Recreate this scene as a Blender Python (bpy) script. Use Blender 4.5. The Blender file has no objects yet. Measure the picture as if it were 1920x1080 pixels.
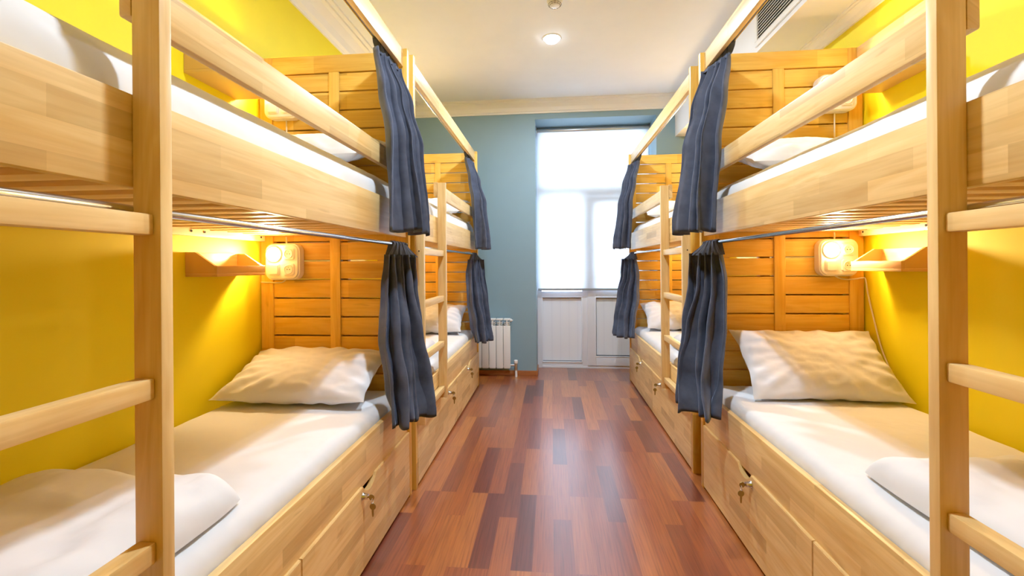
import bpy, bmesh, math, random
from mathutils import Vector, Matrix, noise
PI = math.pi
LAMP = 8.5
SC = bpy.context.scene
COL = SC.collection
random.seed(7)

# ------------------------------------------------------------------ materials
def srgb(r, g, b):
    f = lambda c: (c/255/12.92) if c/255 <= .04045 else ((c/255+.055)/1.055)**2.4
    return (f(r), f(g), f(b), 1)

def new_mat(name):
    m = bpy.data.materials.new(name); m.use_nodes = True
    nt = m.node_tree; nt.nodes.clear()
    out = nt.nodes.new('ShaderNodeOutputMaterial')
    p = nt.nodes.new('ShaderNodeBsdfPrincipled')
    nt.links.new(p.outputs[0], out.inputs[0])
    return m, nt, p, out

def N(nt, kind, **kw):
    n = nt.nodes.new(kind)
    for k, v in kw.items():
        if k in n.inputs.keys(): n.inputs[k].default_value = v
        else: setattr(n, k, v)
    return n

def mixc(nt, fac, a, b, mode='MIX'):
    n = nt.nodes.new('ShaderNodeMix'); n.data_type = 'RGBA'; n.blend_type = mode
    for sock, v in ((n.inputs[0], fac), (n.inputs[6], a), (n.inputs[7], b)):
        if hasattr(v, 'is_linked'): nt.links.new(v, sock)
        else: sock.default_value = v
    return n.outputs[2]

def mth(nt, op, a, b=0.0):
    n = nt.nodes.new('ShaderNodeMath'); n.operation = op
    for sock, v in ((n.inputs[0], a), (n.inputs[1], b)):
        if hasattr(v, 'is_linked'): nt.links.new(v, sock)
        else: sock.default_value = v
    return n.outputs[0]

def ramp(nt, fac, stops):
    r = nt.nodes.new('ShaderNodeValToRGB')
    el = r.color_ramp.elements
    el[0].position, el[0].color = stops[0]; el[1].position, el[1].color = stops[-1]
    for s in stops[1:-1]:
        e = el.new(s[0]); e.color = s[1]
    nt.links.new(fac, r.inputs[0])
    return r.outputs[0]

def bump(nt, p, h, strength=.2, dist=.005):
    b = nt.nodes.new('ShaderNodeBump'); b.inputs['Strength'].default_value = strength
    b.inputs['Distance'].default_value = dist
    nt.links.new(h, b.inputs['Height']); nt.links.new(b.outputs[0], p.inputs['Normal'])

def plain(name, col, rough=.6, metal=0.0, spec=.5, bump_scale=0, bump_str=.1):
    m, nt, p, out = new_mat(name)
    tc = N(nt, 'ShaderNodeTexCoord')
    nz = N(nt, 'ShaderNodeTexNoise', Scale=6.0); nt.links.new(tc.outputs['Object'], nz.inputs['Vector'])
    c2 = (col[0]*.93, col[1]*.93, col[2]*.93, 1)
    nt.links.new(mixc(nt, nz.outputs['Fac'], col, c2), p.inputs['Base Color'])
    p.inputs['Roughness'].default_value = rough; p.inputs['Metallic'].default_value = metal
    p.inputs['Specular IOR Level'].default_value = spec
    if bump_scale:
        n2 = N(nt, 'ShaderNodeTexNoise', Scale=float(bump_scale)); nt.links.new(tc.outputs['Object'], n2.inputs['Vector'])
        bump(nt, p, n2.outputs['Fac'], bump_str, .004 if bump_scale > 40 else .02)
    return m

def wood(name, axis, light, mid, dark, row=.05, length=.34, blocks=True, rough=.38, knots=.5):
    m, nt, p, out = new_mat(name)
    tc = N(nt, 'ShaderNodeTexCoord'); sep = N(nt, 'ShaderNodeSeparateXYZ')
    oi = N(nt, 'ShaderNodeObjectInfo')
    nt.links.new(tc.outputs['Object'], sep.inputs[0])
    x, y, z = sep.outputs
    L, A, B = {'X': (x, z, y), 'Y': (y, z, x), 'Z': (z, x, y)}[axis]
    shift = mth(nt, 'MULTIPLY', oi.outputs['Random'], 3.7)
    Ls = mth(nt, 'ADD', L, shift)
    cross = mth(nt, 'ADD', A, mth(nt, 'MULTIPLY', B, .93))
    cv = N(nt, 'ShaderNodeCombineXYZ'); nt.links.new(Ls, cv.inputs[0]); nt.links.new(cross, cv.inputs[1])
    nt.links.new(mth(nt, 'MULTIPLY', oi.outputs['Random'], 11.0), cv.inputs[2])
    def noise_at(sl, sc, detail=3.0, dist=0.0):
        mp = N(nt, 'ShaderNodeMapping'); mp.inputs['Scale'].default_value = (sl, sc, 1)
        nt.links.new(cv.outputs[0], mp.inputs['Vector'])
        nz = N(nt, 'ShaderNodeTexNoise', Scale=1.0, Detail=detail, Distortion=dist)
        nt.links.new(mp.outputs[0], nz.inputs['Vector'])
        return nz.outputs['Fac']
    fine = noise_at(3.5, 95.0, 4.0, .3)
    fig = noise_at(2.2, 17.0, 3.0, 1.2)
    col = ramp(nt, fig, [(.3, mid), (.55, light), (.75, mid)])
    if blocks:
        br = N(nt, 'ShaderNodeTexBrick')
        br.offset = .41; br.offset_frequency = 2; br.squash = 1.0
        for k, v in (('Color1', (0, 0, 0, 1)), ('Color2', (1, 1, 1, 1)), ('Mortar', (.5, .5, .5, 1)), ('Scale', 1.0),
                     ('Mortar Size', 0.0), ('Bias', 0.0), ('Brick Width', length), ('Row Height', row)):
            br.inputs[k].default_value = v
        nt.links.new(cv.outputs[0], br.inputs['Vector'])
        bw = N(nt, 'ShaderNodeRGBToBW'); nt.links.new(br.outputs['Color'], bw.inputs[0])
        tint = ramp(nt, bw.outputs[0], [(0, (.66, .60, .50, 1)), (.3, (.9, .87, .82, 1)), (.7, (1, 1, 1, 1)), (1, (1.07, 1.08, 1.1, 1))])
        col = mixc(nt, .85, col, tint, 'MULTIPLY')
    g = ramp(nt, fine, [(.32, (.84, .78, .70, 1)), (.55, (1, 1, 1, 1))])
    col = mixc(nt, .55, col, g, 'MULTIPLY')
    kn = noise_at(5.0, 16.0, 2.0, .6)
    kf = ramp(nt, kn, [(.70, (0, 0, 0, 1)), (.80, (1, 1, 1, 1))])
    kb = N(nt, 'ShaderNodeRGBToBW'); nt.links.new(kf, kb.inputs[0])
    col = mixc(nt, mth(nt, 'MULTIPLY', kb.outputs[0], knots), col, dark)
    nt.links.new(col, p.inputs['Base Color'])
    p.inputs['Roughness'].default_value = rough
    p.inputs['Specular IOR Level'].default_value = .4
    bump(nt, p, fine, .08, .002)
    return m

BL, BM, BD = (.78, .55, .235, 1), (.69, .43, .145, 1), (.33, .15, .04, 1)
PL, PM, PD = (.83, .52, .10, 1), (.74, .41, .055, 1), (.26, .09, .012, 1)  # end panels: same wood as the rails, warm lamplight mixed into the colour
M = {}
for ax in 'XYZ':
    M['birch'+ax] = wood('birch_'+ax, ax, BL, BM, BD)
    M['plainbirch'+ax] = wood('solid_birch_'+ax, ax, BL, BM, BD, blocks=False, knots=.25)
    M['pine'+ax] = wood('pine_'+ax, ax, PL, PM, PD, row=.0979, length=.5, knots=.45)
M['linen'] = plain('white_linen', (.70, .71, .735, 1), .85, 0, .2, 9, .35)
M['pillowcase'] = plain('pillowcase', (.71, .71, .73, 1), .85, 0, .2, 10, .4)
M['chrome'] = plain('chrome', (.62, .63, .66, 1), .16, 1.0)
M['steel'] = plain('brushed_steel', (.66, .66, .66, 1), .3, 1.0)
M['brass'] = plain('key_brass', (.36, .26, .10, 1), .35, 1.0)
M['dark'] = plain('dark_hole', (.012, .01, .008, 1), .9)
M['plastic'] = plain('cream_plastic', (.80, .75, .66, 1), .35)
M['white_pvc'] = plain('white_pvc', (.74, .78, .86, 1), .3)
M['pvc_panel'] = None
M['enamel'] = plain('white_enamel', (.80, .81, .80, 1), .35)
M['cordmat'] = plain('cream_cable', (.76, .68, .52, 1), .5)
M['ceil'] = plain('ceiling_paint', (.80, .82, .85, 1), .9, 0, .2)
M['cornice'] = plain('cornice_paint', (.86, .85, .82, 1), .7, 0, .3)
M['yellow'] = plain('yellow_paint', (.84, .70, .006, 1), .55, 0, .3, 90, .04)
M['grey'] = plain('blue_grey_paint', (.20, .325, .40, 1), .5, 0, .35, 90, .03)
M['backwall'] = plain('warm_white_paint', (.75, .70, .60, 1), .8)
M['birchveneer'] = plain('shelf_veneer', (.62, .36, .11, 1), .4)
M['basewood'] = wood('baseboard_wood', 'X', (.36, .12, .035, 1), (.24, .07, .02, 1), (.1, .03, .01, 1), blocks=False)
M['tube'] = plain('blind_tube', (.62, .63, .63, 1), .3, .6)
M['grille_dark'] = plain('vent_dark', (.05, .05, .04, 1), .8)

def make_panel():
    m, nt, p, out = new_mat('ribbed_pvc_panel')
    tc = N(nt, 'ShaderNodeTexCoord')
    w = N(nt, 'ShaderNodeTexWave', Scale=3.2); w.wave_type = 'BANDS'; w.bands_direction = 'X'
    nt.links.new(tc.outputs['Object'], w.inputs['Vector'])
    c = ramp(nt, w.outputs['Fac'], [(0, (.70, .74, .82, 1)), (.05, (.74, .78, .86, 1)), (1, (.75, .79, .86, 1))])
    nt.links.new(c, p.inputs['Base Color']); p.inputs['Roughness'].default_value = .4
    return m
M['pvc_panel'] = make_panel()

def make_curtain_mat():
    m, nt, p, out = new_mat('blue_grey_velour')
    tc = N(nt, 'ShaderNodeTexCoord')
    nz = N(nt, 'ShaderNodeTexNoise', Scale=18.0, Detail=5.0); nt.links.new(tc.outputs['Object'], nz.inputs['Vector'])
    c = ramp(nt, nz.outputs['Fac'], [(.3, (.042, .050, .078, 1)), (.7, (.066, .076, .114, 1))])
    nt.links.new(c, p.inputs['Base Color']); p.inputs['Roughness'].default_value = .9
    p.inputs['Sheen Weight'].default_value = .4; p.inputs['Sheen Roughness'].default_value = .35
    p.inputs['Sheen Tint'].default_value = (.55, .66, .95, 1)
    p.inputs['Specular IOR Level'].default_value = .15
    n2 = N(nt, 'ShaderNodeTexNoise', Scale=350.0); nt.links.new(tc.outputs['Object'], n2.inputs['Vector'])
    bump(nt, p, n2.outputs['Fac'], .15, .001)
    return m
M['velour'] = make_curtain_mat()

def make_floor():
    m, nt, p, out = new_mat('merbau_laminate')
    tc = N(nt, 'ShaderNodeTexCoord'); sep = N(nt, 'ShaderNodeSeparateXYZ')
    nt.links.new(tc.outputs['Object'], sep.inputs[0])
    x, y, z = sep.outputs
    cv = N(nt, 'ShaderNodeCombineXYZ'); nt.links.new(y, cv.inputs[0]); nt.links.new(x, cv.inputs[1])
    def brick(w, h, off, c1, c2, mort, ms):
        br = N(nt, 'ShaderNodeTexBrick'); br.offset = off; br.offset_frequency = 3; br.squash = 1.0
        for k, v in (('Color1', c1), ('Color2', c2), ('Mortar', mort), ('Scale', 1.0), ('Mortar Size', ms),
                     ('Mortar Smooth', .1), ('Bias', 0.0), ('Brick Width', w), ('Row Height', h)):
            br.inputs[k].default_value = v
        nt.links.new(cv.outputs[0], br.inputs['Vector'])
        return br
    b = brick(.56, .084, .37, (0, 0, 0, 1), (1, 1, 1, 1), (.3, .3, .3, 1), 0.0006)
    bw = N(nt, 'ShaderNodeRGBToBW'); nt.links.new(b.outputs['Color'], bw.inputs[0])
    pc = ramp(nt, bw.outputs[0], [(0, (.10, .020, .013, 1)), (.22, (.18, .038, .015, 1)), (.5, (.26, .060, .017, 1)),
                                  (.75, (.305, .080, .019, 1)), (1, (.37, .115, .025, 1))])
    mp = N(nt, 'ShaderNodeMapping'); mp.inputs['Scale'].default_value = (5, 150, 1)
    addv = N(nt, 'ShaderNodeCombineXYZ'); nt.links.new(y, addv.inputs[0]); nt.links.new(x, addv.inputs[1])
    nt.links.new(mth(nt, 'MULTIPLY', bw.outputs[0], 9.0), addv.inputs[2])
    nt.links.new(addv.outputs[0], mp.inputs['Vector'])
    g = N(nt, 'ShaderNodeTexNoise', Scale=1.0, Detail=5.0); nt.links.new(mp.outputs[0], g.inputs['Vector'])
    gr = ramp(nt, g.outputs['Fac'], [(.3, (.62, .52, .48, 1)), (.5, (1, 1, 1, 1)), (.72, (1.3, 1.28, 1.1, 1))])
    col = mixc(nt, .85, pc, gr, 'MULTIPLY')
    nt.links.new(col, p.inputs['Base Color'])
    p.inputs['Roughness'].default_value = .30
    p.inputs['Specular IOR Level'].default_value = .55
    p.inputs['Coat Weight'].default_value = .75; p.inputs['Coat Roughness'].default_value = .22
    bump(nt, p, g.outputs['Fac'], .06, .001)
    return m
M['floor'] = make_floor()

def emit(name, col, s):
    m = bpy.data.materials.new(name); m.use_nodes = True; nt = m.node_tree; nt.nodes.clear()
    o = nt.nodes.new('ShaderNodeOutputMaterial'); e = nt.nodes.new('ShaderNodeEmission')
    e.inputs[0].default_value = (*col, 1); e.inputs[1].default_value = s
    nt.links.new(e.outputs[0], o.inputs[0])
    return m
M['spot'] = emit('downlight_glow', (.85, .93, 1.0), 14.0)
M['bulb'] = emit('bed_lamp_glow', (1.0, .62, .27), 110.0)

def make_glass():
    m = bpy.data.materials.new('window_glass'); m.use_nodes = True; nt = m.node_tree; nt.nodes.clear()
    o = nt.nodes.new('ShaderNodeOutputMaterial'); mx = nt.nodes.new('ShaderNodeMixShader')
    t = nt.nodes.new('ShaderNodeBsdfTransparent'); g = nt.nodes.new('ShaderNodeBsdfGlossy')
    g.inputs['Roughness'].default_value = .02
    lw = nt.nodes.new('ShaderNodeLayerWeight'); lw.inputs[0].default_value = .15
    nt.links.new(lw.outputs['Fresnel'], mx.inputs[0]); nt.links.new(t.outputs[0], mx.inputs[1]); nt.links.new(g.outputs[0], mx.inputs[2])
    nt.links.new(mx.outputs[0], o.inputs[0])
    return m
M['glass'] = make_glass()

def make_blind():
    m = bpy.data.materials.new('blind_fabric'); m.use_nodes = True; nt = m.node_tree; nt.nodes.clear()
    o = nt.nodes.new('ShaderNodeOutputMaterial'); mx = nt.nodes.new('ShaderNodeMixShader'); mx.inputs[0].default_value = .62
    d = nt.nodes.new('ShaderNodeBsdfDiffuse'); t = nt.nodes.new('ShaderNodeBsdfTranslucent')
    tc = N(nt, 'ShaderNodeTexCoord'); nz = N(nt, 'ShaderNodeTexNoise', Scale=900.0); nt.links.new(tc.outputs['Object'], nz.inputs['Vector'])
    c = mixc(nt, nz.outputs['Fac'], (.86, .87, .87, 1), (.80, .81, .82, 1))
    nt.links.new(c, d.inputs[0]); nt.links.new(c, t.inputs[0])
    nt.links.new(d.outputs[0], mx.inputs[1]); nt.links.new(t.outputs[0], mx.inputs[2]); nt.links.new(mx.outputs[0], o.inputs[0])
    return m
M['blind'] = make_blind()

# ------------------------------------------------------------------ mesh helpers
def add_box(bm, x0, x1, y0, y1, z0, z1, bev=.003, seg=2):
    r = bmesh.ops.create_cube(bm, size=1.0)
    vs = r['verts']
    sx, sy, sz = abs(x1-x0), abs(y1-y0), abs(z1-z0)
    for v in vs:
        v.co = Vector((min(x0, x1)+(v.co.x+.5)*sx, min(y0, y1)+(v.co.y+.5)*sy, min(z0, z1)+(v.co.z+.5)*sz))
    b = min(bev, sx*.3, sy*.3, sz*.3)
    if b > 1e-5:
        es = list({e for v in vs for e in v.link_edges})
        bmesh.ops.bevel(bm, geom=es, offset=b, segments=seg, affect='EDGES', profile=.6)

def add_prism(bm, pts, axis, a, b):
    """pts: polygon in the two other axes (order y,z / x,z / x,y), extruded along axis a..b"""
    def mk(p, t):
        return {'X': (t, p[0], p[1]), 'Y': (p[0], t, p[1]), 'Z': (p[0], p[1], t)}[axis]
    A = [bm.verts.new(mk(p, a)) for p in pts]; B = [bm.verts.new(mk(p, b)) for p in pts]
    n = len(pts)
    fs = [bm.faces.new(A[::-1]), bm.faces.new(B)]
    for i in range(n):
        fs.append(bm.faces.new((A[i], A[(i+1) % n], B[(i+1) % n], B[i])))
    bmesh.ops.recalc_face_normals(bm, faces=fs)

def add_tube(bm, pts, r, n=12, caps=True):
    pts = [Vector(p) for p in pts]; rings = []
    up = Vector((.13, .21, .97))
    for i, p in enumerate(pts):
        t = (pts[min(i+1, len(pts)-1)]-pts[max(i-1, 0)]).normalized()
        a = t.cross(up)
        if a.length < 1e-3: a = t.cross(Vector((1, 0, 0)))
        a.normalize(); b = t.cross(a).normalized()
        rr = r[i] if isinstance(r, (list, tuple)) else r
        rings.append([bm.verts.new(p+a*math.cos(2*PI*k/n)*rr+b*math.sin(2*PI*k/n)*rr) for k in range(n)])
    for i in range(len(rings)-1):
        for k in range(n):
            bm.faces.new((rings[i][k], rings[i][(k+1) % n], rings[i+1][(k+1) % n], rings[i+1][k]))
    if caps:
        bm.faces.new(rings[0][::-1]); bm.faces.new(rings[-1])

def add_lathe(bm, prof, center, axis='Z', n=32, sign=1):
    """prof: list of (radius, along)"""
    c = Vector(center); rings = []
    for r, h in prof:
        ring = []
        for k in range(n):
            a = 2*PI*k/n; u, w = math.cos(a)*r, math.sin(a)*r
            off = {'Z': (u, w, h*sign), 'Y': (u, h*sign, w), 'X': (h*sign, u, w)}[axis]
            ring.append(bm.verts.new(c+Vector(off)))
        rings.append(ring)
    fs = []
    for i in range(len(rings)-1):
        for k in range(n):
            fs.append(bm.faces.new((rings[i][k], rings[i][(k+1) % n], rings[i+1][(k+1) % n], rings[i+1][k])))
    fs.append(bm.faces.new(rings[0])); fs.append(bm.faces.new(rings[-1]))
    bmesh.ops.recalc_face_normals(bm, faces=fs)

def add_torus(bm, center, R, r, axis='X', n=24, m=8):
    c = Vector(center); rings = []
    for i in range(n):
        a = 2*PI*i/n; ring = []
        for k in range(m):
            b = 2*PI*k/m; rr = R+r*math.cos(b); h = r*math.sin(b)
            u, w = rr*math.cos(a), rr*math.sin(a)
            ring.append(bm.verts.new(c+Vector({'X': (h, u, w), 'Y': (u, h, w), 'Z': (u, w, h)}[axis])))
        rings.append(ring)
    fs = []
    for i in range(n):
        for k in range(m):
            fs.append(bm.faces.new((rings[i][k], rings[(i+1) % n][k], rings[(i+1) % n][(k+1) % m], rings[i][(k+1) % m])))
    bmesh.ops.recalc_face_normals(bm, faces=fs)

def obj(name, bm, mat, parent=None, loc=(0, 0, 0), smooth=True, mats=None):
    me = bpy.data.meshes.new(name); bm.to_mesh(me); bm.free()
    for mm in (mats or [mat]): me.materials.append(mm)
    if smooth:
        me.polygons.foreach_set('use_smooth', [True]*len(me.polygons))
        me.set_sharp_from_angle(angle=math.radians(38))
    o = bpy.data.objects.new(name, me); COL.objects.link(o)
    o.location = loc; o.parent = parent
    return o

def BMn(): return bmesh.new()
def boxes(name, mat, parent, lst, bev=.003):
    bm = BMn()
    for b in lst: add_box(bm, *b, bev=bev)
    return obj(name, bm, mat, parent)
def thing(name, loc, label, cat, group=None):
    o = bpy.data.objects.new(name, None); COL.objects.link(o); o.location = loc
    o.empty_display_size = .1
    return tag(o, label, cat, group)
def tag(o, label, cat, group=None):
    o['label'] = label; o['category'] = cat
    if group: o['group'] = group
    return o
def struct(o): o['kind'] = 'structure'; return o
def copy_tree(o, parent=None):
    c = o.copy(); COL.objects.link(c); c.parent = parent
    for ch in list(o.children): copy_tree(ch, c)
    return c

# ------------------------------------------------------------------ room
XL, XR, YB, YF, ZC = -1.537, 1.597, 4.654, -1.6, 2.924
RX0, RX1, RZ, YD = -.165, 1.098, 2.736, 5.005     # door recess
T = .12
struct(boxes('floor', M['floor'], None, [(XL-T, XR+T, YF-T, YD+.12, -.1, 0)], 0))
struct(boxes('ceiling', M['ceil'], None, [(XL-T, XR+T, YF-T, YB+T, ZC, ZC+.1)], 0))
struct(boxes('wall_left', M['yellow'], None, [(XL-T, XL, YF-T, YB+T, 0, ZC)], 0))
struct(boxes('wall_right', M['yellow'], None, [(XR, XR+T, YF-T, YB+T, 0, ZC)], 0))
struct(boxes('wall_front', M['yellow'], None, [(XL, XR, YF-T, YF, 0, ZC)], 0))
struct(boxes('wall_back', M['grey'], None, [(XL, RX0, YB, YD+.12, 0, ZC), (RX1, XR, YB, YD+.12, 0, ZC), (RX0, RX1, YB, YD+.12, RZ, ZC)], 0))
# soffit along the right wall
SX, SZ = 1.289, 2.503
bm = BMn(); add_box(bm, SX, XR, YF, YB, SZ, ZC, 0); s = struct(obj('ceiling_soffit', bm, M['ceil']))

def cornice_profile(w, h):
    return [(0, 0), (.012, 0), (.012, h*.12), (w*.25, h*.18), (w*.35, h*.45), (w*.62, h*.72), (w*.8, h*.78), (w*.8, h*.88), (w, h*.9), (w, h), (0, h)]
pr = cornice_profile(.10, .127)
bm = BMn(); add_prism(bm, [(YB-a, ZC-.127+b) for a, b in pr], 'X', XL, SX); struct(obj('trim_1', bm, M['cornice'], smooth=False))
pr = cornice_profile(.13, .165)
bm = BMn(); add_prism(bm, [(XL+a, ZC-.165+b) for a, b in pr], 'Y', YF, YB); struct(obj('trim_2', bm, M['cornice'], smooth=False))
pr = cornice_profile(.06, .065)
bm = BMn(); add_prism(bm, [(XR-a, SZ-.065+b) for a, b in pr], 'Y', YF, YB); struct(obj('trim_3', bm, M['cornice'], smooth=False))
# baseboards on the back wall
bm = BMn(); add_box(bm, XL, RX0, YB-.014, YB, 0, .052); add_box(bm, RX0-.002, RX0+.012, YB-.014, YD-.06, 0, .052)
struct(obj('baseboard_back', bm, M['basewood']))

# balcony door
door = bpy.data.objects.new('door_1', None); COL.objects.link(door); door.location = (0, YD, 0); struct(door)
d0, d1 = 0.0, .07
MX0, MX1 = .345, .41
def dpart(name, mat, lst, bev=.004): return boxes(name, mat, door, lst, bev)
dpart('frame', M['white_pvc'], [(RX0, RX0+.052, d0, d1, 0, RZ), (RX1-.05, RX1, d0, d1, 0, RZ), (RX0+.052, RX1-.05, d0, d1, RZ-.06, RZ),
      (RX0+.052, RX1-.05, d0, d1, 0, .03), (RX0+.052, RX1-.05, d0, d1, 1.955, 2.075), (MX0, MX1, d0, d1, .03, 1.955)])
dpart('side_panel', M['white_pvc'], [(RX0+.05, MX0+.002, d0+.004, d1-.002, .03, .075), (RX0+.05, MX0+.002, d0+.004, d1-.002, .805, .875)])
dpart('panel_insert', M['pvc_panel'], [(RX0+.05, MX0, d0+.028, d1-.01, .07, .81)], 0)
bm = BMn()
for (a, b, c, d) in ((RX0+.05, MX0, .075, .805),):
    for q in ((a, b, d0-.004, d0+.02, c-.012, c), (a, b, d0-.004, d0+.02, d, d+.012), (a-.002, a+.01, d0-.004, d0+.02, c, d), (b-.01, b+.002, d0-.004, d0+.02, c, d)): add_box(bm, *q, bev=.003)
obj('glazing_bead', bm, M['white_pvc'], door)
leaf = dpart('door_leaf', M['white_pvc'], [(MX1-.01, MX1+.088, d0-.012, d1-.001, .035, 1.94), (RX1-.13, RX1-.045, d0-.012, d1, .035, 1.94),
      (MX1+.088, RX1-.13, d0-.0118, d1, .035, .145), (MX1+.088, RX1-.13, d0-.0118, d1, .805, .895), (MX1+.088, RX1-.13, d0-.0118, d1, 1.86, 1.94)])
dpart('panel_insert', M['pvc_panel'], [(MX1+.08, RX1-.12, d0+.02, d1-.01, .14, .81)], 0)
bm = BMn()
a, b, c, d = MX1+.088, RX1-.13, .145, .805
for q in ((a-.012, b+.012, d0-.017, d0+.02, c-.012, c), (a-.012, b+.012, d0-.017, d0+.02, d, d+.012), (a-.012, a, d0-.017, d0+.02, c, d), (b, b+.012, d0-.017, d0+.02, c, d)): add_box(bm, *q, bev=.003)
obj('glazing_bead', bm, M['white_pvc'], door)
bm = BMn(); add_box(bm, MX1+.03, MX1+.055, d0-.022, d0-.01, .97, 1.10); add_box(bm, MX1+.03, MX1+.14, d0-.040, d0-.028, 1.028, 1.046, bev=.005); add_tube(bm, [(MX1+.042, d0-.012, 1.037), (MX1+.042, d0-.036, 1.037)], .008)
obj('door_handle', bm, M['enamel'], leaf)
dpart('glass', M['glass'], [(RX0+.05, MX0, .03, .036, .875, 1.955), (MX1+.088, RX1-.13, .03, .036, .895, 1.86), (RX0+.05, RX1-.05, .03, .036, 2.075, RZ-.06)], 0)

gk = plain('rubber_gasket', (.10, .12, .16, 1), .6)
for (a, b, c, d, y) in ((RX0+.05, MX0, .075, .805, d0+.0265), (MX1+.088, RX1-.13, .145, .805, d0+.0185)):
    bm = BMn()
    for q in ((a, b, c, c+.007), (a, b, d-.009, d), (a, a+.007, c, d), (b-.007, b, c, d)): add_box(bm, q[0], q[1], y, y+.004, q[2], q[3], bev=0)
    obj('gasket', bm, gk, door)
# roller blind
bl = thing('roller_blind', (0, YD-.045, 0), 'white translucent roller blind pulled down over the glass of the balcony door', 'blind')
BX0, BX1 = RX0+.006, RX1-.012
bm = BMn(); add_lathe(bm, [(.024, 0), (.027, .004), (.027, BX1-BX0-.004), (.024, BX1-BX0)], (BX0, 0, RZ-.035), 'X'); obj('roller_tube', bm, M['tube'], bl)
bm = BMn(); add_box(bm, BX0+.008, BX1-.008, -.0180, -.0172, .912, RZ-.0555, bev=0); obj('blind_fabric', bm, M['blind'], bl)
bm = BMn(); add_box(bm, BX0+.006, BX1-.006, -.026, -.010, .890, .914, bev=.004); obj('bottom_bar', bm, plain('bar_grey', (.26, .28, .29, 1), .5), bl)
for bx0 in (BX0-.004, BX1):
    bm = BMn(); add_box(bm, bx0, bx0+.004, -.03, .02, RZ-.07, RZ); obj('bracket', bm, M['tube'], bl)

# radiator
rad = thing('radiator', (0, YB-.055, 0), 'white sectional aluminium radiator on the grey-blue back wall', 'radiator')
rx, pw = -.437, .0767
for k in range(7):
    x1 = rx-k*pw; x0 = x1-pw+.004; bm = BMn()
    add_box(bm, x0, x1, -.048, -.036, .10, .545, bev=.006)                     # front fin
    add_box(bm, x0+.03, x1-.03, -.04, .03, .10, .60, bev=.004)               # rib
    add_box(bm, x0+.002, x1-.002, -.045, .03, .598, .617, bev=.006)           # top
    add_box(bm, x0+.004, x1-.004, -.042, .03, .575, .581, bev=.002); add_box(bm, x0+.004, x1-.004, -.042, .03, .556, .562, bev=.002)
    add_box(bm, x0+.004, x1-.004, -.046, .03, .093, .11, bev=.006)
    add_box(bm, x0+.014, x1-.014, .0, .03, .13, .58, bev=.003)
    obj('radiator_section', bm, M['enamel'], rad)
bm = BMn(); add_tube(bm, [(rx-.005, .0, .595), (rx+.012, .0, .595)], .016); add_tube(bm, [(rx+.01, .0, .595), (rx+.024, .0, .595)], .008); obj('air_valve', bm, M['enamel'], rad)
bm = BMn(); add_tube(bm, [(rx-.005, -.02, .125), (rx+.045, -.02, .125)], .011); add_tube(bm, [(-.382, -.02, .075), (-.382, -.02, .125), (-.382, -.02, .145)], .016); obj('valve_body', bm, M['steel'], rad)
bm = BMn(); add_lathe(bm, [(.014, 0), (.02, .004), (.021, .03), (.016, .036)], (-.382, -.02, .143), 'Z'); obj('valve_cap', bm, M['enamel'], rad)
bm = BMn(); add_tube(bm, [(-.379, -.024, .001), (-.380, -.022, .04), (-.382, -.02, .085)], .0125); obj('supply_pipe', bm, M['enamel'], rad)
for xx in (rx-.1, rx-.42):
    bm = BMn(); add_box(bm, xx, xx+.02, .02, .054, .50, .54); obj('wall_bracket', bm, M['steel'], rad)

# ceiling fittings
def downlight(x, y, label):
    t = thing('ceiling_downlight', (x, y, ZC), label, 'ceiling light', 'round downlights in the ceiling')
    bm = BMn(); add_lathe(bm, [(.062, -.001), (.063, -.006), (.070, -.005), (.074, 0)], (0, 0, 0), 'Z', 40)
    bm.faces.ensure_lookup_table()
    obj('trim_ring', bm, M['enamel'], t)
    bm = BMn(); add_lathe(bm, [(.056, -.002), (.054, -.012), (.046, -.024), (.030, -.033), (.008, -.036)], (0, 0, 0), 'Z', 24)
    obj('diffuser', bm, M['spot'], t)
    ll = bpy.data.lights.new('downlight_lamp', 'AREA'); ll.shape = 'DISK'; ll.size = .11; ll.energy = 44; ll.color = (.76, .88, 1.0)
    lo = bpy.data.objects.new('downlight_lamp', ll); COL.objects.link(lo); lo.parent = t; lo.location = (0, 0, -.040)
downlight(.015, 3.36, 'bright round white downlight in the ceiling above the aisle')
downlight(0.0, 1.33, 'round downlight in the ceiling over the near bunks, above the frame')
sd = thing('smoke_detector', (.034, 2.872, ZC), 'small round white smoke detector on the ceiling at the top edge', 'smoke detector')
bm = BMn(); add_lathe(bm, [(.052, 0), (.052, -.012), (.047, -.018), (.044, -.022), (.044, -.03), (.036, -.040), (.02, -.044), (.004, -.045)], (0, 0, 0), 'Z', 40); obj('housing', bm, M['plastic'], sd)
bm = BMn()
for k in range(12):
    a = 2*PI*k/12
    for r_, z_ in ((.0425, -.0335), (.0355, -.0405)):
        pts = [(math.cos(a+t)*r_, math.sin(a+t)*r_, z_) for t in (-.19, -.1, 0, .1, .19)]
        add_tube(bm, pts, .0016, 6)
obj('sensor_slots', bm, M['grille_dark'], sd)

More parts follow.
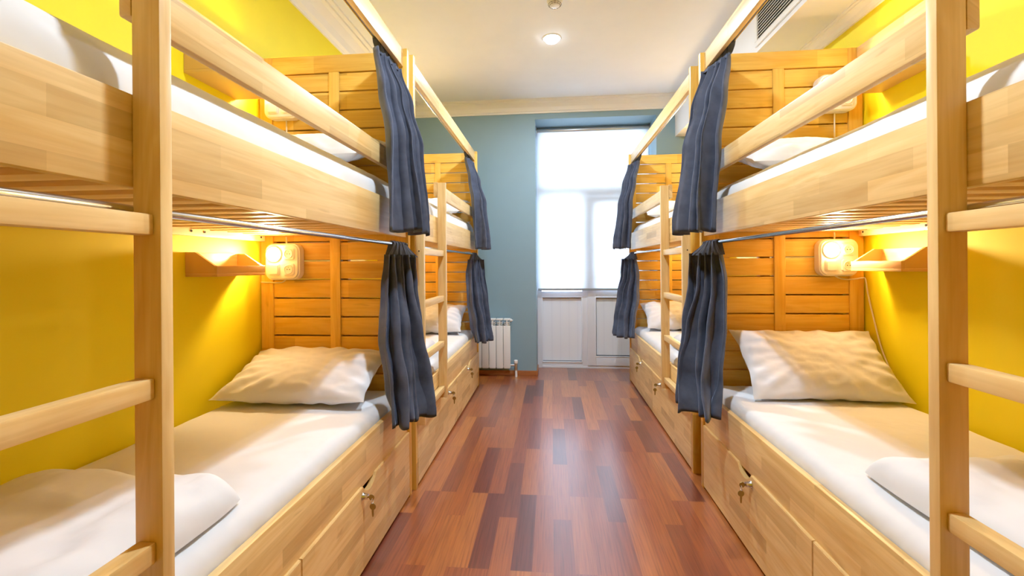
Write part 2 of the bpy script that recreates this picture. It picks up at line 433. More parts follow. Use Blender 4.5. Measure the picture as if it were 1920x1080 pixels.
# air vent on the soffit face
vt = thing('air_vent', (SX, 2.68, 0), 'white louvred air vent grille on the soffit above the right bunks', 'air vent')
VY0, VY1, VZ0, VZ1 = -.52, .145, 2.562, 2.80
bm = BMn()
for q in ((-.012, 0, VY0-.03, VY1+.03, VZ0-.03, VZ0), (-.012, 0, VY0-.03, VY1+.03, VZ1, VZ1+.03), (-.012, 0, VY0-.03, VY0, VZ0, VZ1), (-.012, 0, VY1, VY1+.03, VZ0, VZ1)): add_box(bm, *q, bev=.004)
obj('frame', bm, M['enamel'], vt)
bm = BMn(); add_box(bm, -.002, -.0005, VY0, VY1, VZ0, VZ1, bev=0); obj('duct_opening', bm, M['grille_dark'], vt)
ns = 13
for k in range(ns):
    z = VZ0+(k+.5)*(VZ1-VZ0)/ns
    bm = BMn(); add_prism(bm, [(-.012, z-.007), (-.010, z-.0085), (-.002, z+.0015), (-.004, z+.003)], 'Y', VY0, VY1); obj('slat', bm, M['cornice'], vt, smooth=False)

# ------------------------------------------------------------------ bunks
# local frame: x = s*d (d: depth from the aisle plane towards the wall), y = -q (q: distance from the head end), z up
LEN, DEP = 2.0, .80
PITCH, GZ0 = .0979, .823
def panel(name, parent, s, q0, q1, full):
    """headboard / footboard: outer stiles, middle stile, top board and slats with gaps between them"""
    face = 1 if q1 > q0 else 1
    def bx(bm, d0, d1, qa, qb, z0, z1, bev=.003): add_box(bm, s*d0, s*d1, -qa, -qb, z0, z1, bev=bev)
    pf = bpy.data.objects.new(name, None); COL.objects.link(pf); pf.parent = parent
    bm = BMn(); bx(bm, 0, .07, q0, q1, 0, 2.298)
    bx(bm, .732, DEP, q0, q1, 0, 2.285)
    bx(bm, .365, .42, q0, q1, .1, 2.195)
    obj('stile', bm, M['pineZ'], pf)
    bm = BMn(); bx(bm, .07, .732, q0+.002, q1-.002, 2.1955, 2.285); obj('top_board', bm, M['pineX'], pf)
    a, b = q0+.007, q1-.007
    bm = BMn()
    k = -7
    while True:
        z0 = GZ0+k*PITCH+.004; z1 = GZ0+(k+1)*PITCH-.004
        if z0 > 2.17: break
        if z0 < .03: z0 = .03
        for da, db in ((.07, .365), (.42, .732)):
            bx(bm, da-.002, db+.002, a, b, z0, min(z1, 2.193), .002)
        k += 1
    obj('slats', bm, M['pineX'], pf)
    return pf

def notch_poly(y0, y1, z0, z1, n0, n1):
    # drawer front outline (y,z) with the finger notch; n0 -> steep side, n1 -> sloping side
    pts = [(y0, z0), (y1, z0), (y1, z1)]
    def add(seq): pts.extend(seq)
    hi, lo = (n0, n1) if n0 > n1 else (n1, n0)
    w = hi-lo; steps = 10
    for i in range(steps+1):
        t = i/steps; yy = hi-w*t
        dz = .036*(math.sin(PI*min(1, t*1.0))**.6)
        add([(yy, z1-dz)])
    pts.append((y0, z1))
    return pts

def build_drawer(parent, s, q0, q1, nq0, nq1, lq):
    bm = BMn()
    add_prism(bm, notch_poly(-q1, -q0, .014, .3345, -nq0, -nq1), 'X', s*0.0, s*.02)
    es = [e for e in bm.edges if abs(e.verts[0].co.x-e.verts[1].co.x) < 1e-6 and abs(e.verts[0].co.x) < 1e-6]
    bmesh.ops.bevel(bm, geom=es, offset=.002, segments=2, affect='EDGES')
    dr = obj('drawer', bm, M['birchY'], parent)
    zl = .300
    bm = BMn(); add_lathe(bm, [(.013, 0), (.014, .002), (.012, .006), (.0105, .016), (.0095, .022), (.004, .0225)], (0, -lq, zl), 'X', 20, -s); obj('lock', bm, M['chrome'], dr)
    def key(ox, oz, vert, ang):
        bm = BMn(); pts = []
        for i in range(14):
            a = PI/2+.35+(2*PI-.7)*i/13
            pts.append((math.cos(a)*.0105, math.sin(a)*.0105))
        # bow then blade along +v
        prof = [(p[0], p[1]) for p in pts]+[(.0035, .014), (.003, .034), (0, .037), (-.003, .034), (-.0035, .014)][::1]
        add_prism(bm, prof, 'X', -.001, .001)
        rot = Matrix.Rotation(ang, 4, 'X')
        bmesh.ops.transform(bm, matrix=rot, verts=bm.verts)
        if vert: bmesh.ops.transform(bm, matrix=Matrix.Rotation(PI/2*s, 4, 'Y') @ Matrix.Rotation(.0, 4, 'Z'), verts=bm.verts)
        bmesh.ops.translate(bm, verts=bm.verts, vec=(ox, -lq, oz))
        return obj('key', bm, M['brass'], dr)
    # key in the lock: a bow standing out from the cylinder
    bm = BMn()
    add_lathe(bm, [(.0105, -.0012), (.0115, 0), (.0105, .0012)], (-s*.036, -lq-.003, zl-.001), 'Y', 20); add_box(bm, -s*.030, -s*.018, -lq-.0042, -lq-.0018, zl-.004, zl+.004, bev=.001)
    obj('key', bm, M['brass'], dr)
    bm = BMn(); add_torus(bm, (-s*.040, -lq-.003, zl-.014), .0095, .0011, 'X', 18, 6); obj('key_ring', bm, M['steel'], dr)
    bm = BMn()
    pts = []
    for i in range(15):
        a = -PI/2+.32+(2*PI-.64)*i/14
        pts.append((-.041+math.cos(a)*.0125, zl-.036+math.sin(a)*.0125))
    pts += [(-.045, zl-.052), (-.0445, zl-.072), (-.041, zl-.076), (-.038, zl-.072), (-.0365, zl-.052)]
    pts = [(s*(p[0] if s > 0 else p[0]), p[1]) for p in pts]
    add_prism(bm, pts, 'Y', -lq-.004, -lq-.002); obj('key', bm, M['brass'], dr, smooth=False)
    return dr

def build_bunk(s, yhead, a, label):
    root = thing('bunk_bed', (s*a, yhead, 0), label, 'bunk bed', 'birch bunk beds along the aisle')
    def bx(name, mat, lst, bev=.003, parent=None):
        bm = BMn()
        for (d0, d1, qa, qb, z0, z1) in lst: add_box(bm, s*d0, s*d1, -qa, -qb, z0, z1, bev=bev)
        return obj(name, bm, mat, parent or root)
    tp = .033
    panel('headboard', root, s, 0, tp, True)
    panel('footboard', root, s, LEN-tp, LEN, True)
    e = .0005
    ra, rb = .010, .034
    bx('upper_side_rail', M['birchY'], [(ra, rb, tp+e, LEN-tp-e, 1.329, 1.494)])
    wsr = bx('wall_side_rail', M['plainbirchY'], [(.772, .797, tp+.004, LEN-tp-e, 1.318, 1.40)])
    for q in (.07, .44, .51, 1.3, 1.37):
        bm = BMn(); add_lathe(bm, [(.0055, 0), (.0055, .0012)], (s*.7718, -q, 1.338), 'X', 12, -s); obj('bolt_hole', bm, M['dark'], wsr)
    bx('guard_rail', M['birchY'], [(ra, rb, tp+e, 1.497, 1.632, 1.722)], .005)
    bx('canopy_rail', M['birchY'], [(.020, .043, tp+e, LEN-tp-e, 2.203, 2.294), (.772, .796, tp+e, LEN-tp-e, 2.19, 2.282)], .004)
    bx('lower_side_rail', M['birchY'], [(ra, rb, tp+e, LEN-tp-e, .325, .5045)])
    sl = []
    n = 19
    for k in range(n):
        q = .075+k*(LEN-.15)/(n-1)
        sl.append((rb+.002, .772, q-.026, q+.026, 1.346, 1.362))
    bx('slat_base', M['plainbirchX'], sl, .002)
    bx('lower_bed_base', M['plainbirchY'], [(rb, .797, tp+.002, LEN-tp-.002, .355, .37)], 0)
    # ladder
    lad = bpy.data.objects.new('ladder', None); COL.objects.link(lad); lad.parent = root
    for q0, q1 in ((1.471, 1.4966), (1.956, 1.9815)):
        bm = BMn(); add_box(bm, -s*.0445, s*.0095, -q0, -q1, .335, 1.717, bev=.004)
        obj('stringer', bm, M['plainbirchZ'], lad)
    for zt in (1.262, .973, .684, .395):
        bm = BMn(); add_lathe(bm, [(.004, 0), (.004, .0008)], (-s*.018, -1.9818, zt), 'Y', 10, -1); obj('screw_hole', bm, M['dark'], lad)
    for zt in (1.2797, .9912, .7025, .413):
        bm = BMn(); add_box(bm, -s*.032, s*.002, -1.4966, -1.956, zt-.037, zt, bev=.004); obj('rung', bm, M['plainbirchY'], lad)
    # rods
    for nm, d, z in (('curtain_rod', .067, 2.230), ('curtain_rod', .016, 1.289)):
        bm = BMn(); add_tube(bm, [(s*d, -tp-.001, z), (s*d, -1.0, z), (s*d, -(LEN-tp-.001), z)], .0085, 16)
        for q in (tp+.001, LEN-tp-.006): add_lathe(bm, [(.014, 0), (.015, .002), (.013, .005)], (s*d, -q, z), 'Y', 20, -1)
        obj(nm, bm, M['chrome'], root)
    build_drawer(root, s, .036, .998, .46, .585, .59)
    build_drawer(root, s, 1.002, LEN-.036, 1.44, 1.31, 1.27)
    return root

A = {-1: .729, 1: .789}
AF = {-1: .7185, 1: .7874}
YH = {-1: 2.2034, 1: 2.409}
YFH = {-1: 4.239, 1: 4.5345}
side = {-1: 'left', 1: 'right'}

# ---- soft things (meshes in the same local frame as the bunks)
def fbm(x, y, z, o=3):
    v = 0; am = 1
    for i in range(o):
        v += am*noise.noise((x, y, z)); x *= 2.1; y *= 2.1; z *= 2.1; am *= .5
    return v

def mattress(s, d0, d1, q0, q1, z0, zedge, ztop, shoulder, seed):
    """rounded sheet-covered mattress: cross-section swept along q"""
    bm = BMn()
    prof = []
    nb = 8
    prof.append((d0+.01, z0))
    prof.append((d0+.002, z0+.012))
    for i in range(5):
        t = i/4; prof.append((d0+.0, z0+.02+(zedge-.03-z0-.02)*t))
    for i in range(1, 11):                    # aisle shoulder: quarter superellipse
        t = i/10*PI/2
        prof.append((d0+shoulder*(1-math.cos(t)**.9), zedge-.03+(ztop-zedge+.03)*math.sin(t)**.9))
    for i in range(1, 14):
        t = i/14; prof.append((d0+shoulder+(d1-.05-d0-shoulder)*t, ztop))
    for i in range(0, 7):
        t = i/6*PI/2; prof.append((d1-.05+.05*math.sin(t), ztop-.05+.05*math.cos(t)))
    prof.append((d1, z0+.02)); prof.append((d1-.01, z0))
    nq = 90; rings = []
    for j in range(nq+1):
        t = j/nq; q = q0+(q1-q0)*t
        e = min(t, 1-t)*(q1-q0)                # distance to end
        r = .05
        sh = 0 if e > r else (r-math.sqrt(max(0, r*r-(r-e)**2)))
        ring = []
        for i, (d, z) in enumerate(prof):
            zz = z; dd = d
            if z > z0+.03:
                zz = z0+(z-z0)*(1-sh/(ztop-z0)*.9)
                top = (z-z0)/(ztop-z0)
                zz += .0035*fbm(d*5+seed, q*4, 3.1)*top + .002*fbm(d*19, q*16, seed)*top
                if d < d0+.02 and z < zedge-.02:   # gathers on the aisle side
                    dd += .0035*math.sin(q*95+3*noise.noise((q*6, seed, 0)))*(1 if z < zedge-.03 else .5)
                    dd = max(dd, d0-.001)
            ring.append(bm.verts.new((s*dd, -q, zz)))
        rings.append(ring)
    m = len(prof)
    for j in range(nq):
        for i in range(m):
            bm.faces.new((rings[j][i], rings[j][(i+1) % m], rings[j+1][(i+1) % m], rings[j+1][i]))
    bm.faces.new(rings[0][::-1]); bm.faces.new(rings[-1])
    bmesh.ops.recalc_face_normals(bm, faces=bm.faces[:])
    return bm

def pillow(w, l, h, seed, nx=56, ny=44):
    """lying in its own xy plane, inflated, with pinched corners and creases towards them"""
    bm = BMn(); grid = {}
    def pt(i, j, sgn):
        u = i/nx*2-1; v = j/ny*2-1
        # outline: edges bow inward between the corner ears
        bx = 1-.075*(1-v*v)**1.0*abs(u)**3; by = 1-.085*(1-u*u)**1.0*abs(v)**3
        x = u*bx*w/2; y = v*by*l/2
        k = max(0, (1-abs(u)**2.6))*max(0, (1-abs(v)**2.6))
        z = h/2*k**.52
        ang = math.atan2(v, u)
        rr = math.sqrt(u*u+v*v)
        cre = .0065*math.sin(ang*17+seed*3+2.2*noise.noise((u*2, v*2, seed)))*max(0, min(1, (rr-.45)*1.8))*min(1, k*5)
        z = z+sgn*0+cre+.010*fbm(u*1.6+seed, v*1.6, sgn*2.0)*min(1, k*3)+.0035*fbm(u*6, v*6, seed+sgn)*min(1, k*4)
        return (x+.006*noise.noise((v*3, seed, 1))*abs(u)**4, y+.006*noise.noise((u*3, seed, 5))*abs(v)**4, sgn*max(z, .0015))
    for sgn in (1, -1):
        for i in range(nx+1):
            for j in range(ny+1):
                edge = i in (0, nx) or j in (0, ny)
                if edge and sgn == -1: grid[(i, j, -1)] = grid[(i, j, 1)]; continue
                p = pt(i, j, sgn)
                if edge: p = (p[0], p[1], 0)
                grid[(i, j, sgn)] = bm.verts.new(p)
        for i in range(nx):
            for j in range(ny):
                q = [grid[(i, j, sgn)], grid[(i+1, j, sgn)], grid[(i+1, j+1, sgn)], grid[(i, j+1, sgn)]]
                if sgn == -1: q.reverse()
                try: bm.faces.new(q)
                except ValueError: pass
    bmesh.ops.recalc_face_normals(bm, faces=bm.faces[:])
    return bm

def duvet(s, d0, d1, q0, q1, z0, h, seed, thinfar=.6):
    """a folded duvet: soft slab with stacked fold edges at its head-side end"""
    nx, ny = 50, 50
    bm = BMn(); g = {}
    for sgn in (1, -1):
        for i in range(nx+1):
            for j in range(ny+1):
                edge = i in (0, nx) or j in (0, ny)
                if edge and sgn == -1: g[(i, j, -1)] = g[(i, j, 1)]; continue
                u = math.sin((i/nx*2-1)*PI/2); v = math.sin((j/ny*2-1)*PI/2)
                ex, ey = 1-abs(u)**10, 1-abs(v)**14
                k = max(0, ex*ey)**.5
                u, v = u*(1-.035*abs(v)**8), v*(1-.03*abs(u)**8)
                t = j/ny
                hh = h*(thinfar+(1-thinfar)*min(1, t*1.3))
                wob = .012*noise.noise((v*1.5, seed, 0))
                d = (d0+d1)/2+u*(d1-d0)/2+wob*abs(u)**2
                q = (q0+q1)/2+v*(q1-q0)/2+.02*noise.noise((u*1.3, seed, 7))*abs(v)**2
                if sgn > 0:
                    z = z0+.006+k*(hh-.006)+k*(.020*fbm(u*1.3+seed, v*1.5, 1.0)+.007*fbm(u*4+seed, v*5, 4.0)+.006*math.sin(v*11+u*3+seed+3*noise.noise((u*2, v*2, seed)))*max(0, 1-abs(u)))
                else:
                    z = z0+.006-.0055*k
                g[(i, j, sgn)] = bm.verts.new((s*d, -q, z if not edge else z0+.006))
        for i in range(nx):
            for j in range(ny):
                f = [g[(i, j, sgn)], g[(i+1, j, sgn)], g[(i+1, j+1, sgn)], g[(i, j+1, sgn)]]
                try: bm.faces.new(f)
                except ValueError: pass
    bmesh.ops.recalc_face_normals(bm, faces=bm.faces[:])
    return bm

def curtain(s, ztop, zbot, levels, pleats, amp, seed, rod, sleeve, n=150, m=44, hem=.03):
    """hanging pleated cloth. levels: [(v, (q,d) start, (q,d) middle, (q,d) end, amplitude factor, bottom dz list)]"""
    rnd = random.Random(seed)
    ph = [rnd.uniform(0, 6.28) for _ in range(6)]
    bm = BMn(); rows = []
    def bez(p, t):
        a, b, c = p; c1 = (2*b[0]-(a[0]+c[0])/2, 2*b[1]-(a[1]+c[1])/2)
        return tuple((1-t)**2*a[k]+2*t*(1-t)*c1[k]+t*t*c[k] for k in (0, 1))
    for j in range(m+1):
        v = j/m
        for li in range(len(levels)-1):
            if levels[li][0] <= v <= levels[li+1][0]: break
        va, vb = levels[li][0], levels[li+1][0]
        f = (v-va)/(vb-va); f = f*f*(3-2*f)
        P = [tuple(levels[li][k][c]*(1-f)+levels[li+1][k][c]*f for c in (0, 1)) for k in (1, 2, 3)]
        af = levels[li][4]*(1-f)+levels[li+1][4]*f
        row = []
        for i in range(n+1):
            t = i/n
            # irregular pleat phase
            tt = t+.035*math.sin(2*PI*t*2+ph[0])+.02*math.sin(2*PI*3*t+ph[1])
            c = bez(P, t); c2 = bez(P, min(1, t+.01)); c0 = bez(P, max(0, t-.01))
            tx, ty = c2[0]-c0[0], c2[1]-c0[1]; L = math.hypot(tx, ty) or 1; tx /= L; ty /= L
            nx, ny = -ty, tx
            drift = .5*v*math.sin(3*t*PI+ph[2])+.35*v*v*math.sin(5*t+ph[3])
            w = 2*PI*pleats*tt+ph[4]+drift*2
            wave = math.sin(w)+.18*math.sin(2*w+ph[5])+.55*math.sin(.5*w+ph[1])*(.3+.7*v)+.35*math.sin(.37*w+ph[2])*v
            tang = .95*math.cos(w)
            A_ = amp*af
            if j >= m-3 and j <= m-3: A_ *= .97
            q = c[0]+nx*A_*wave+tx*A_*tang*.55+.006*fbm(t*4, v*3, seed)
            d = c[1]+ny*A_*wave+ty*A_*tang*.55+.006*fbm(t*4, v*3, seed+9)
            z = ztop+(zbot-ztop)*v+.010*v*math.sin(w+1.0)*.5+.012*v*noise.noise((t*3, seed, 2.0))
            row.append(bm.verts.new((s*d, -q, z)))
        rows.append(row)
    for j in range(m):
        for i in range(n):
            bm.faces.new((rows[j][i], rows[j][i+1], rows[j+1][i+1], rows[j+1][i]))
    bmesh.ops.recalc_face_normals(bm, faces=bm.faces[:])
    o = obj('bunk_curtain', bm, M['velour'])
    sm = o.modifiers.new('thick', 'SOLIDIFY'); sm.thickness = .0035; sm.offset = 0
    # gathered sleeve round the rod, dropping into the header
    bm = BMn(); rings = []
    (qa, qb), (rd, rz) = sleeve, rod
    N_ = 46
    for i in range(N_+1):
        t = i/N_; q = qa+(qb-qa)*t
        sc = 1.06+.16*math.sin(t*31+seed)+.12*math.sin(t*57+seed*2)
        # oval section: hugs the rod at the top, runs down to the header
        pts = []
        top = bez([levels[0][1], levels[0][2], levels[0][3]], 1-t if levels[0][1][0] > levels[0][3][0] and qa < qb else t)
        for k in range(14):
            a = 2*PI*k/14
            dd = rd+math.cos(a)*.0118*sc; zz = rz+math.sin(a)*.0118*sc
            if math.sin(a) < -.2:
                w_ = (-math.sin(a)-.2)/.8
                dd = dd*(1-w_)+(top[1]+math.cos(a)*.012*sc)*w_
                zz = zz*(1-w_)+(ztop-.012)*w_
            pts.append(bm.verts.new((s*dd, -q+.004*math.sin(k*2+i), zz)))
        rings.append(pts)
    for i in range(N_):
        for k in range(14):
            bm.faces.new((rings[i][k], rings[i][(k+1) % 14], rings[i+1][(k+1) % 14], rings[i+1][k]))
    bm.faces.new(rings[0]); bm.faces.new(rings[-1][::-1])
    bmesh.ops.recalc_face_normals(bm, faces=bm.faces[:])
    obj('rod_sleeve', bm, M['velour'], o)
    return o

def socket_box(s, z, cord_kind):
    """cream housing with lamp, switch and two sockets; local x is world x, front faces -y"""
    W = .187
    t = thing('socket_box', (0, 0, 0), '', 'bed lamp and sockets', 'cream lamp and socket boxes on the headboards')
    def rsq(w, r, n=8):
        pts = []
        for cx, cz, a0 in ((1, 1, 0), (-1, 1, PI/2), (-1, -1, PI), (1, -1, 3*PI/2)):
            for i in range(n+1):
                a = a0+PI/2*i/n
                pts.append((cx*(w/2-r)+math.cos(a)*r, cz*(w/2-r)+math.sin(a)*r))
        return pts
    def plate(name, mat, cx, cz, w, r, y0, y1, parent, bev=.003):
        bm = BMn(); add_prism(bm, [(cx+p[0], cz+p[1]) for p in rsq(w, r)], 'Y', y0, y1)
        es = [e for e in bm.edges if all(abs(v.co.y-y1) < 1e-6 for v in e.verts)]
        bmesh.ops.bevel(bm, geom=es, offset=bev, segments=3, affect='EDGES')
        return obj(name, bm, mat, parent)
    plate('housing', M['plastic'], 0, 0, W, .042, 0, -.046, t, .008)
    sw = plate('light_switch', M['plastic'], -.040, -.040, .062, .012, -.046, -.053, t, .003)
    plate('rocker', M['plastic'], -.040, -.040, .050, .008, -.053, -.057, sw, .002)
    for cz in (.040, -.040):
        so = plate('power_socket', M['plastic'], .040, cz, .062, .012, -.046, -.052, t, .003)
        bm = BMn(); add_lathe(bm, [(.024, .0003), (.024, .002), (.022, .0032), (.0205, .003), (.0195, .0008), (.001, .0006)], (.040, -.052, cz), 'Y', 28, -1); obj('socket_well', bm, M['plastic'], so)
        bm = BMn()
        for dx in (-.0065, .0065): add_lathe(bm, [(.0028, 0), (.0028, .0006)], (.040+dx, -.0526, cz), 'Y', 10, -1)
        add_lathe(bm, [(.0018, 0), (.0018, .0006)], (.040, -.0526, cz+.011), 'Y', 10, -1)
        obj('pin_hole', bm, M['dark'], so)
    bm = BMn(); add_lathe(bm, [(.040, 0), (.040, .006), (.036, .008)], (-.040, -.046, .038), 'Y', 32, -1); lr = obj('lamp_rim', bm, M['plastic'], t)
    bm = BMn(); add_lathe(bm, [(.034, .008), (.033, .016), (.028, .024), (.018, .030), (.006, .0325)], (-.040, -.046, .038), 'Y', 20, -1); obj('lamp_dome', bm, M['bulb'], t)
    ll = bpy.data.lights.new('bed_lamp', 'AREA'); ll.shape = 'DISK'; ll.size = .06; ll.energy = LAMP; ll.color = (1.0, .66, .29)
    lo = bpy.data.objects.new('bed_lamp', ll); COL.objects.link(lo); lo.parent = t; lo.location = (-.040, -.0465-.034, .038); lo.rotation_euler = (PI/2, 0, PI)
    return t

def cable(parent, pts, r=.0035, name='cable'):
    # smooth catmull-rom
    P = [Vector(p) for p in pts]; out = []
    for i in range(len(P)-1):
        p0, p1, p2, p3 = P[max(i-1, 0)], P[i], P[i+1], P[min(i+2, len(P)-1)]
        for k in range(8):
            t = k/8
            out.append(.5*((2*p1)+(-p0+p2)*t+(2*p0-5*p1+4*p2-p3)*t*t+(-p0+3*p1-3*p2+p3)*t**3))
    out.append(P[-1])
    bm = BMn(); add_tube(bm, out, r, 8); return obj(name, bm, M['cordmat'], parent)

def wall_shelf(s, label):
    """open-topped tray on the wall; local origin at wall, x towards the room = -s, y along the wall, z up from its underside"""
    t = thing('wall_shelf', (0, 0, 0), label, 'wall shelf', 'small wooden tray shelves on the yellow walls')
    D, Wd = .145, .306
    bm = BMn(); add_box(bm, -s*.001, -s*D, 0, Wd, 0, .012, bev=.001); obj('shelf_bottom', bm, M['birchveneer'], t)
    bm = BMn(); add_box(bm, -s*(D-.012), -s*D, 0, Wd, .0125, .045, bev=.001); obj('front_lip', bm, M['birchveneer'], t)
    bm = BMn(); add_box(bm, -s*.001, -s*.012, .0125, Wd-.0125, .0125, .103, bev=.001); obj('back_panel', bm, M['plainbirchY'], t)
    for y0 in (0.0, Wd-.012):
        bm = BMn(); add_prism(bm, [(-s*.001, .0125), (-s*.001, .104), (-s*.045, .104), (-s*(D-.0122), .046), (-s*(D-.0122), .0125)], 'Y', y0, y0+.012); obj('side_panel', bm, M['birchveneer'], t, smooth=False)
    return t

WHO = {(-1, 0): 'nearest left', (1, 0): 'nearest right', (-1, 1): 'far left', (1, 1): 'far right'}
BUNK_LABEL = {
 (-1, 0): 'large birch bunk bed with ladder filling the left foreground',
 (1, 0): 'large birch bunk bed with ladder filling the right foreground',
 (-1, 1): 'far birch bunk bed of the left row, next to the radiator',
 (1, 1): 'far birch bunk bed of the right row, partly before the balcony door'}

# curtains: levels (v, start(q,d), middle, end, amplitude)
CU = {-1: [(0, (.30, .058), (.185, .045), (.05, .030), .55), (.25, (.36, .012), (.22, -.02), (.06, -.02), .9), (.5, (.40, -.028), (.25, -.07), (.06, -.068), 1.1), (1, (.38, -.036), (.27, -.112), (.06, -.085), 1.25)],
      1: [(0, (.26, .055), (.165, .035), (.05, -.010), .55), (.25, (.33, .008), (.20, -.03), (.05, -.05), .9), (.5, (.34, -.028), (.22, -.08), (.05, -.085), 1.1), (1, (.33, -.036), (.24, -.13), (.06, -.130), 1.25)]}
CLW = {-1: [(0, (.25, .045), (.16, .005), (.07, -.055), .6), (.2, (.28, .050), (.17, -.005), (.08, -.055), 1.0), (.5, (.33, .045), (.22, -.045), (.08, -.075), 1.25), (.78, (.39, .0), (.27, -.085), (.09, -.09), 1.35), (1, (.395, -.030), (.33, -.120), (.11, -.115), 1.3)],
       1: [(0, (.20, .040), (.13, -.005), (.05, -.070), .6), (.2, (.23, .055), (.15, -.01), (.05, -.07), 1.0), (.5, (.27, .048), (.18, -.055), (.06, -.095), 1.25), (.78, (.33, .0), (.26, -.10), (.09, -.13), 1.35), (1, (.37, -.045), (.36, -.125), (.13, -.165), 1.3)]}

for s in (-1, 1):
    a = A[s]; yh = YH[s]
    bunk = build_bunk(s, yh, a, BUNK_LABEL[(s, 0)])
    far = copy_tree(bunk); far.location = (s*AF[s], YFH[s], 0); far['label'] = BUNK_LABEL[(s, 1)]
    loc = [(s*a, yh, 0), (s*AF[s], YFH[s], 0)]
    sd_ = side[s]
    zu = (1.535, 1.632) if s < 0 else (1.515, 1.598)
    # mattresses
    for lev in ('upper', 'lower'):
        if lev == 'upper': bm = mattress(s, .036, .770, .036, 1.962, 1.3625, zu[0], zu[1], .17, 3.0+s)
        else: bm = mattress(s, .0372, .796, .036, 1.962, .3705, .535, .556, .05, 8.0+s)
        o = obj('mattress', bm, M['linen'])
        for k in (0, 1):
            if k: o = copy_tree(o)
            o.location = loc[k]
            tag(o, f'white-sheeted mattress on the {lev} berth of the {WHO[(s,k)]} bunk', 'mattress', 'white mattresses on the bunks')
    # pillows
    for lev in ('upper', 'lower'):
        for k in (0, 1):
            seed = 1.7+s*2+k*3+(5 if lev == 'upper' else 0)
            if lev == 'lower' and k == 0 and s < 0: w, l, h, tilt, yq, zz, dc, rz = .70, .39, .15, 22, .205, .648, .435, .03
            elif lev == 'lower' and k == 0: w, l, h, tilt, yq, zz, dc, rz = .67, .40, .145, 43, .195, .690, .455, -.02
            elif lev == 'lower': w, l, h, tilt, yq, zz, dc, rz = .68, .40, .17, 30, .215, .672, .43, .02*s
            else: w, l, h, tilt, yq, zz, dc, rz = .66, .40, .135, 21, .215, zu[1]+.107, .42, .02*s
            bm = pillow(w, l, h, seed)
            o = obj('pillow', bm, M['pillowcase'])
            o.rotation_euler = (math.radians(tilt), 0, rz)
            x0, y0, _ = loc[k]
            rot = o.rotation_euler.to_matrix()
            low = min((rot @ v.co).z for v in o.data.vertices)
            rest = zu[1]+.001 if lev == 'upper' else .560
            o.location = (x0+s*dc, y0-yq-.02, rest-low)
            d = 'leaning steeply' if (lev == 'lower' and s > 0 and k == 0) else 'lying'
            tag(o, f'plump white pillow {d} against the headboard of the {WHO[(s,k)]} bunk, {lev} berth', 'pillow', 'white pillows at the headboards')
    # duvets
    for lev in ('upper', 'lower'):
        for k in (0, 1):
            if lev == 'lower' and k == 0 and s < 0: bm = duvet(s, .085, .70, 1.10, 1.86, .562, .105, 2.0, .72)
            elif lev == 'lower': bm = duvet(s, .115, .70, 1.03, 1.86, .562, .105, 4.0+k, .7)
            else: bm = duvet(s, .30, .72, 1.43, 1.92, zu[1]+.010, .06 if k == 0 else .09, 6.0+k+s, .8)
            o = obj('folded_duvet', bm, M['linen'])
            o.location = loc[k]
            tag(o, f'folded white duvet at the foot end of the {WHO[(s,k)]} bunk, {lev} berth', 'duvet', 'folded white duvets on the bunks')
    # curtains
    for k in (0, 1):
        seed = 11+3*s+k*5
        o = curtain(s, 2.178, 1.335, CU[s], 4.4 if k == 0 else 4.2, .031, seed, (.067, 2.230), (.06, .28))
        o.location = loc[k]
        tag(o, f'gathered blue-grey velour curtain hanging at the upper berth of the {WHO[(s,k)]} bunk', 'curtain', 'blue-grey bunk curtains')
        o = curtain(s, 1.238, .490, CLW[s], 4.6 if k == 0 else 4.4, .030, seed+40, (.016, 1.289), (.05, .23))
        o.location = loc[k]
        tag(o, f'gathered blue-grey velour curtain hanging at the lower berth of the {WHO[(s,k)]} bunk', 'curtain', 'blue-grey bunk curtains')
    # socket boxes
    for lev, z in (('lower', 1.210), ('upper', 2.043)):
        for k in (0, 1):
            t = socket_box(s, z, lev)
            x0, y0, _ = loc[k]
            t.location = (x0+s*.654, y0-.0335, z)
            lit = 'glowing ' if lev == 'lower' else ''
            t['label'] = f'cream box with {lit}round lamp and two sockets on the {WHO[(s,k)]} headboard, {lev} berth'
            yy = -.006
            top = .130 if lev == 'lower' else .155
            if lev == 'lower': cable(t, [(.0, yy, .085), (.002, yy, .11), (.001, yy, top)])
            wx = s*.1525
            if lev == 'lower':
                if s < 0: cable(t, [(.0, yy, -.088), (-.012, yy-.003, -.102), (-.035, yy-.002, -.109), (-.09, yy-.001, -.108), (-.14, yy, -.107)])
                else:
                    cable(t, [(-.002, yy, -.088), (.02, yy-.003, -.104), (.06, yy-.002, -.112), (.10, yy-.001, -.109), (.132, yy-.004, -.104), (.141, yy-.012, -.112),
                              (.145, -.030, -.19), (.145, -.075, -.33), (.145, -.115, -.44), (.146, -.17, -.54), (.146, -.212, -.62), (.146, -.235, -.648)])
            else:
                cable(t, [(.006, yy, -.088), (.006, yy, -.18), (.006, yy, -.30), (.006, yy, -.42)])
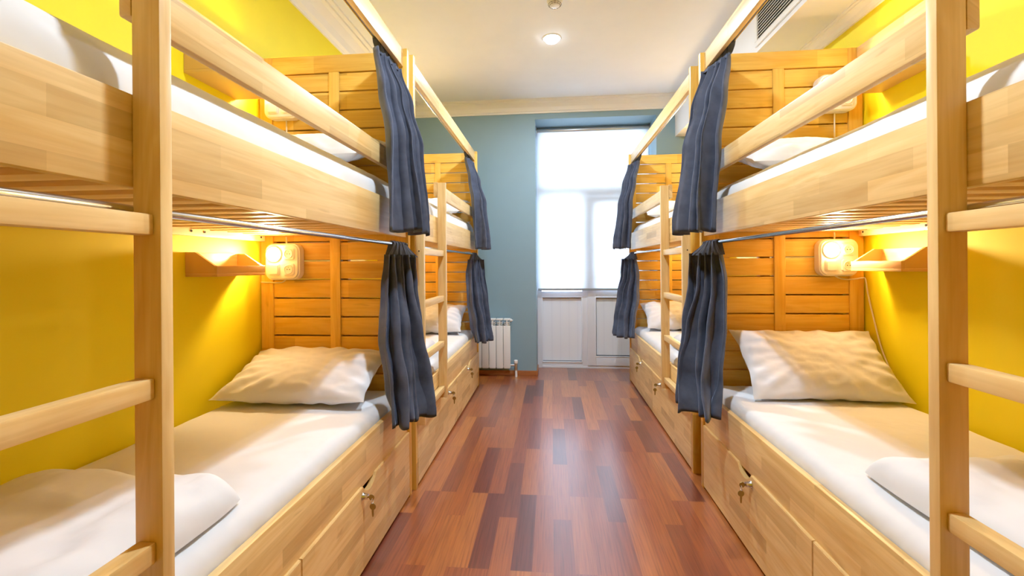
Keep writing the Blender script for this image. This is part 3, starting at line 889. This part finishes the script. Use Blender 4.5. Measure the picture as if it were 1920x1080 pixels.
    # shelves
    for lev, z in (('lower', 1.145), ('upper', 2.005)):
        for k in (0, 1):
            q1 = (.503 if s < 0 else .455)
            if s < 0: tt = wall_shelf(s, '')
            else: tt = wall_shelf(s, '')
            tt['label'] = f'small wooden tray shelf on the {sd_} yellow wall by the {WHO[(s,k)]} bunk, {lev} berth'
            tt.location = (XL if s < 0 else XR, loc[k][1]-q1, z)

# ------------------------------------------------------------------ world, camera, view
w = bpy.data.worlds.new('World'); SC.world = w; w.use_nodes = True
nt = w.node_tree; nt.nodes.clear()
o = nt.nodes.new('ShaderNodeOutputWorld'); bg = nt.nodes.new('ShaderNodeBackground')
tc = nt.nodes.new('ShaderNodeTexCoord'); sp = nt.nodes.new('ShaderNodeSeparateXYZ'); nt.links.new(tc.outputs['Generated'], sp.inputs[0])
c = ramp(nt, sp.outputs[2], [(.35, (.56, .72, .95, 1)), (.65, (.66, .82, 1.0, 1))])
nt.links.new(c, bg.inputs[0]); bg.inputs[1].default_value = 12.5; nt.links.new(bg.outputs[0], o.inputs[0])
# daylight guide for the door opening (a light portal: adds no light of its own)
pl = bpy.data.lights.new('door_portal', 'AREA'); pl.shape = 'RECTANGLE'; pl.size = 1.2; pl.size_y = 1.9; pl.cycles.is_portal = True
po = bpy.data.objects.new('door_portal', pl); COL.objects.link(po); po.location = (.46, YD+.09, 1.8); po.rotation_euler = (-PI/2, 0, 0)

F = 815.94
cam = bpy.data.cameras.new('camera'); co = bpy.data.objects.new('camera', cam); COL.objects.link(co)
cam.sensor_fit = 'HORIZONTAL'; cam.sensor_width = 36; cam.lens = 36*F/1920
cam.shift_y = -(540-496.2)/1920; cam.clip_start = .02
co.location = (0, 0, 1.1863)
co.matrix_world = Matrix.Translation((0, 0, 1.1863)) @ Matrix.Rotation(.0905, 4, 'Z') @ Matrix.Rotation(PI/2, 4, 'X') @ Matrix.Rotation(-.0074, 4, 'Z')
SC.camera = co
SC.view_settings.view_transform = 'Standard'
SC.view_settings.look = 'None'
SC.view_settings.exposure = 0.1
SC.view_settings.gamma = 1.14
SC.cycles.caustics_reflective = False
SC.cycles.caustics_refractive = False
SC.cycles.diffuse_bounces = 6
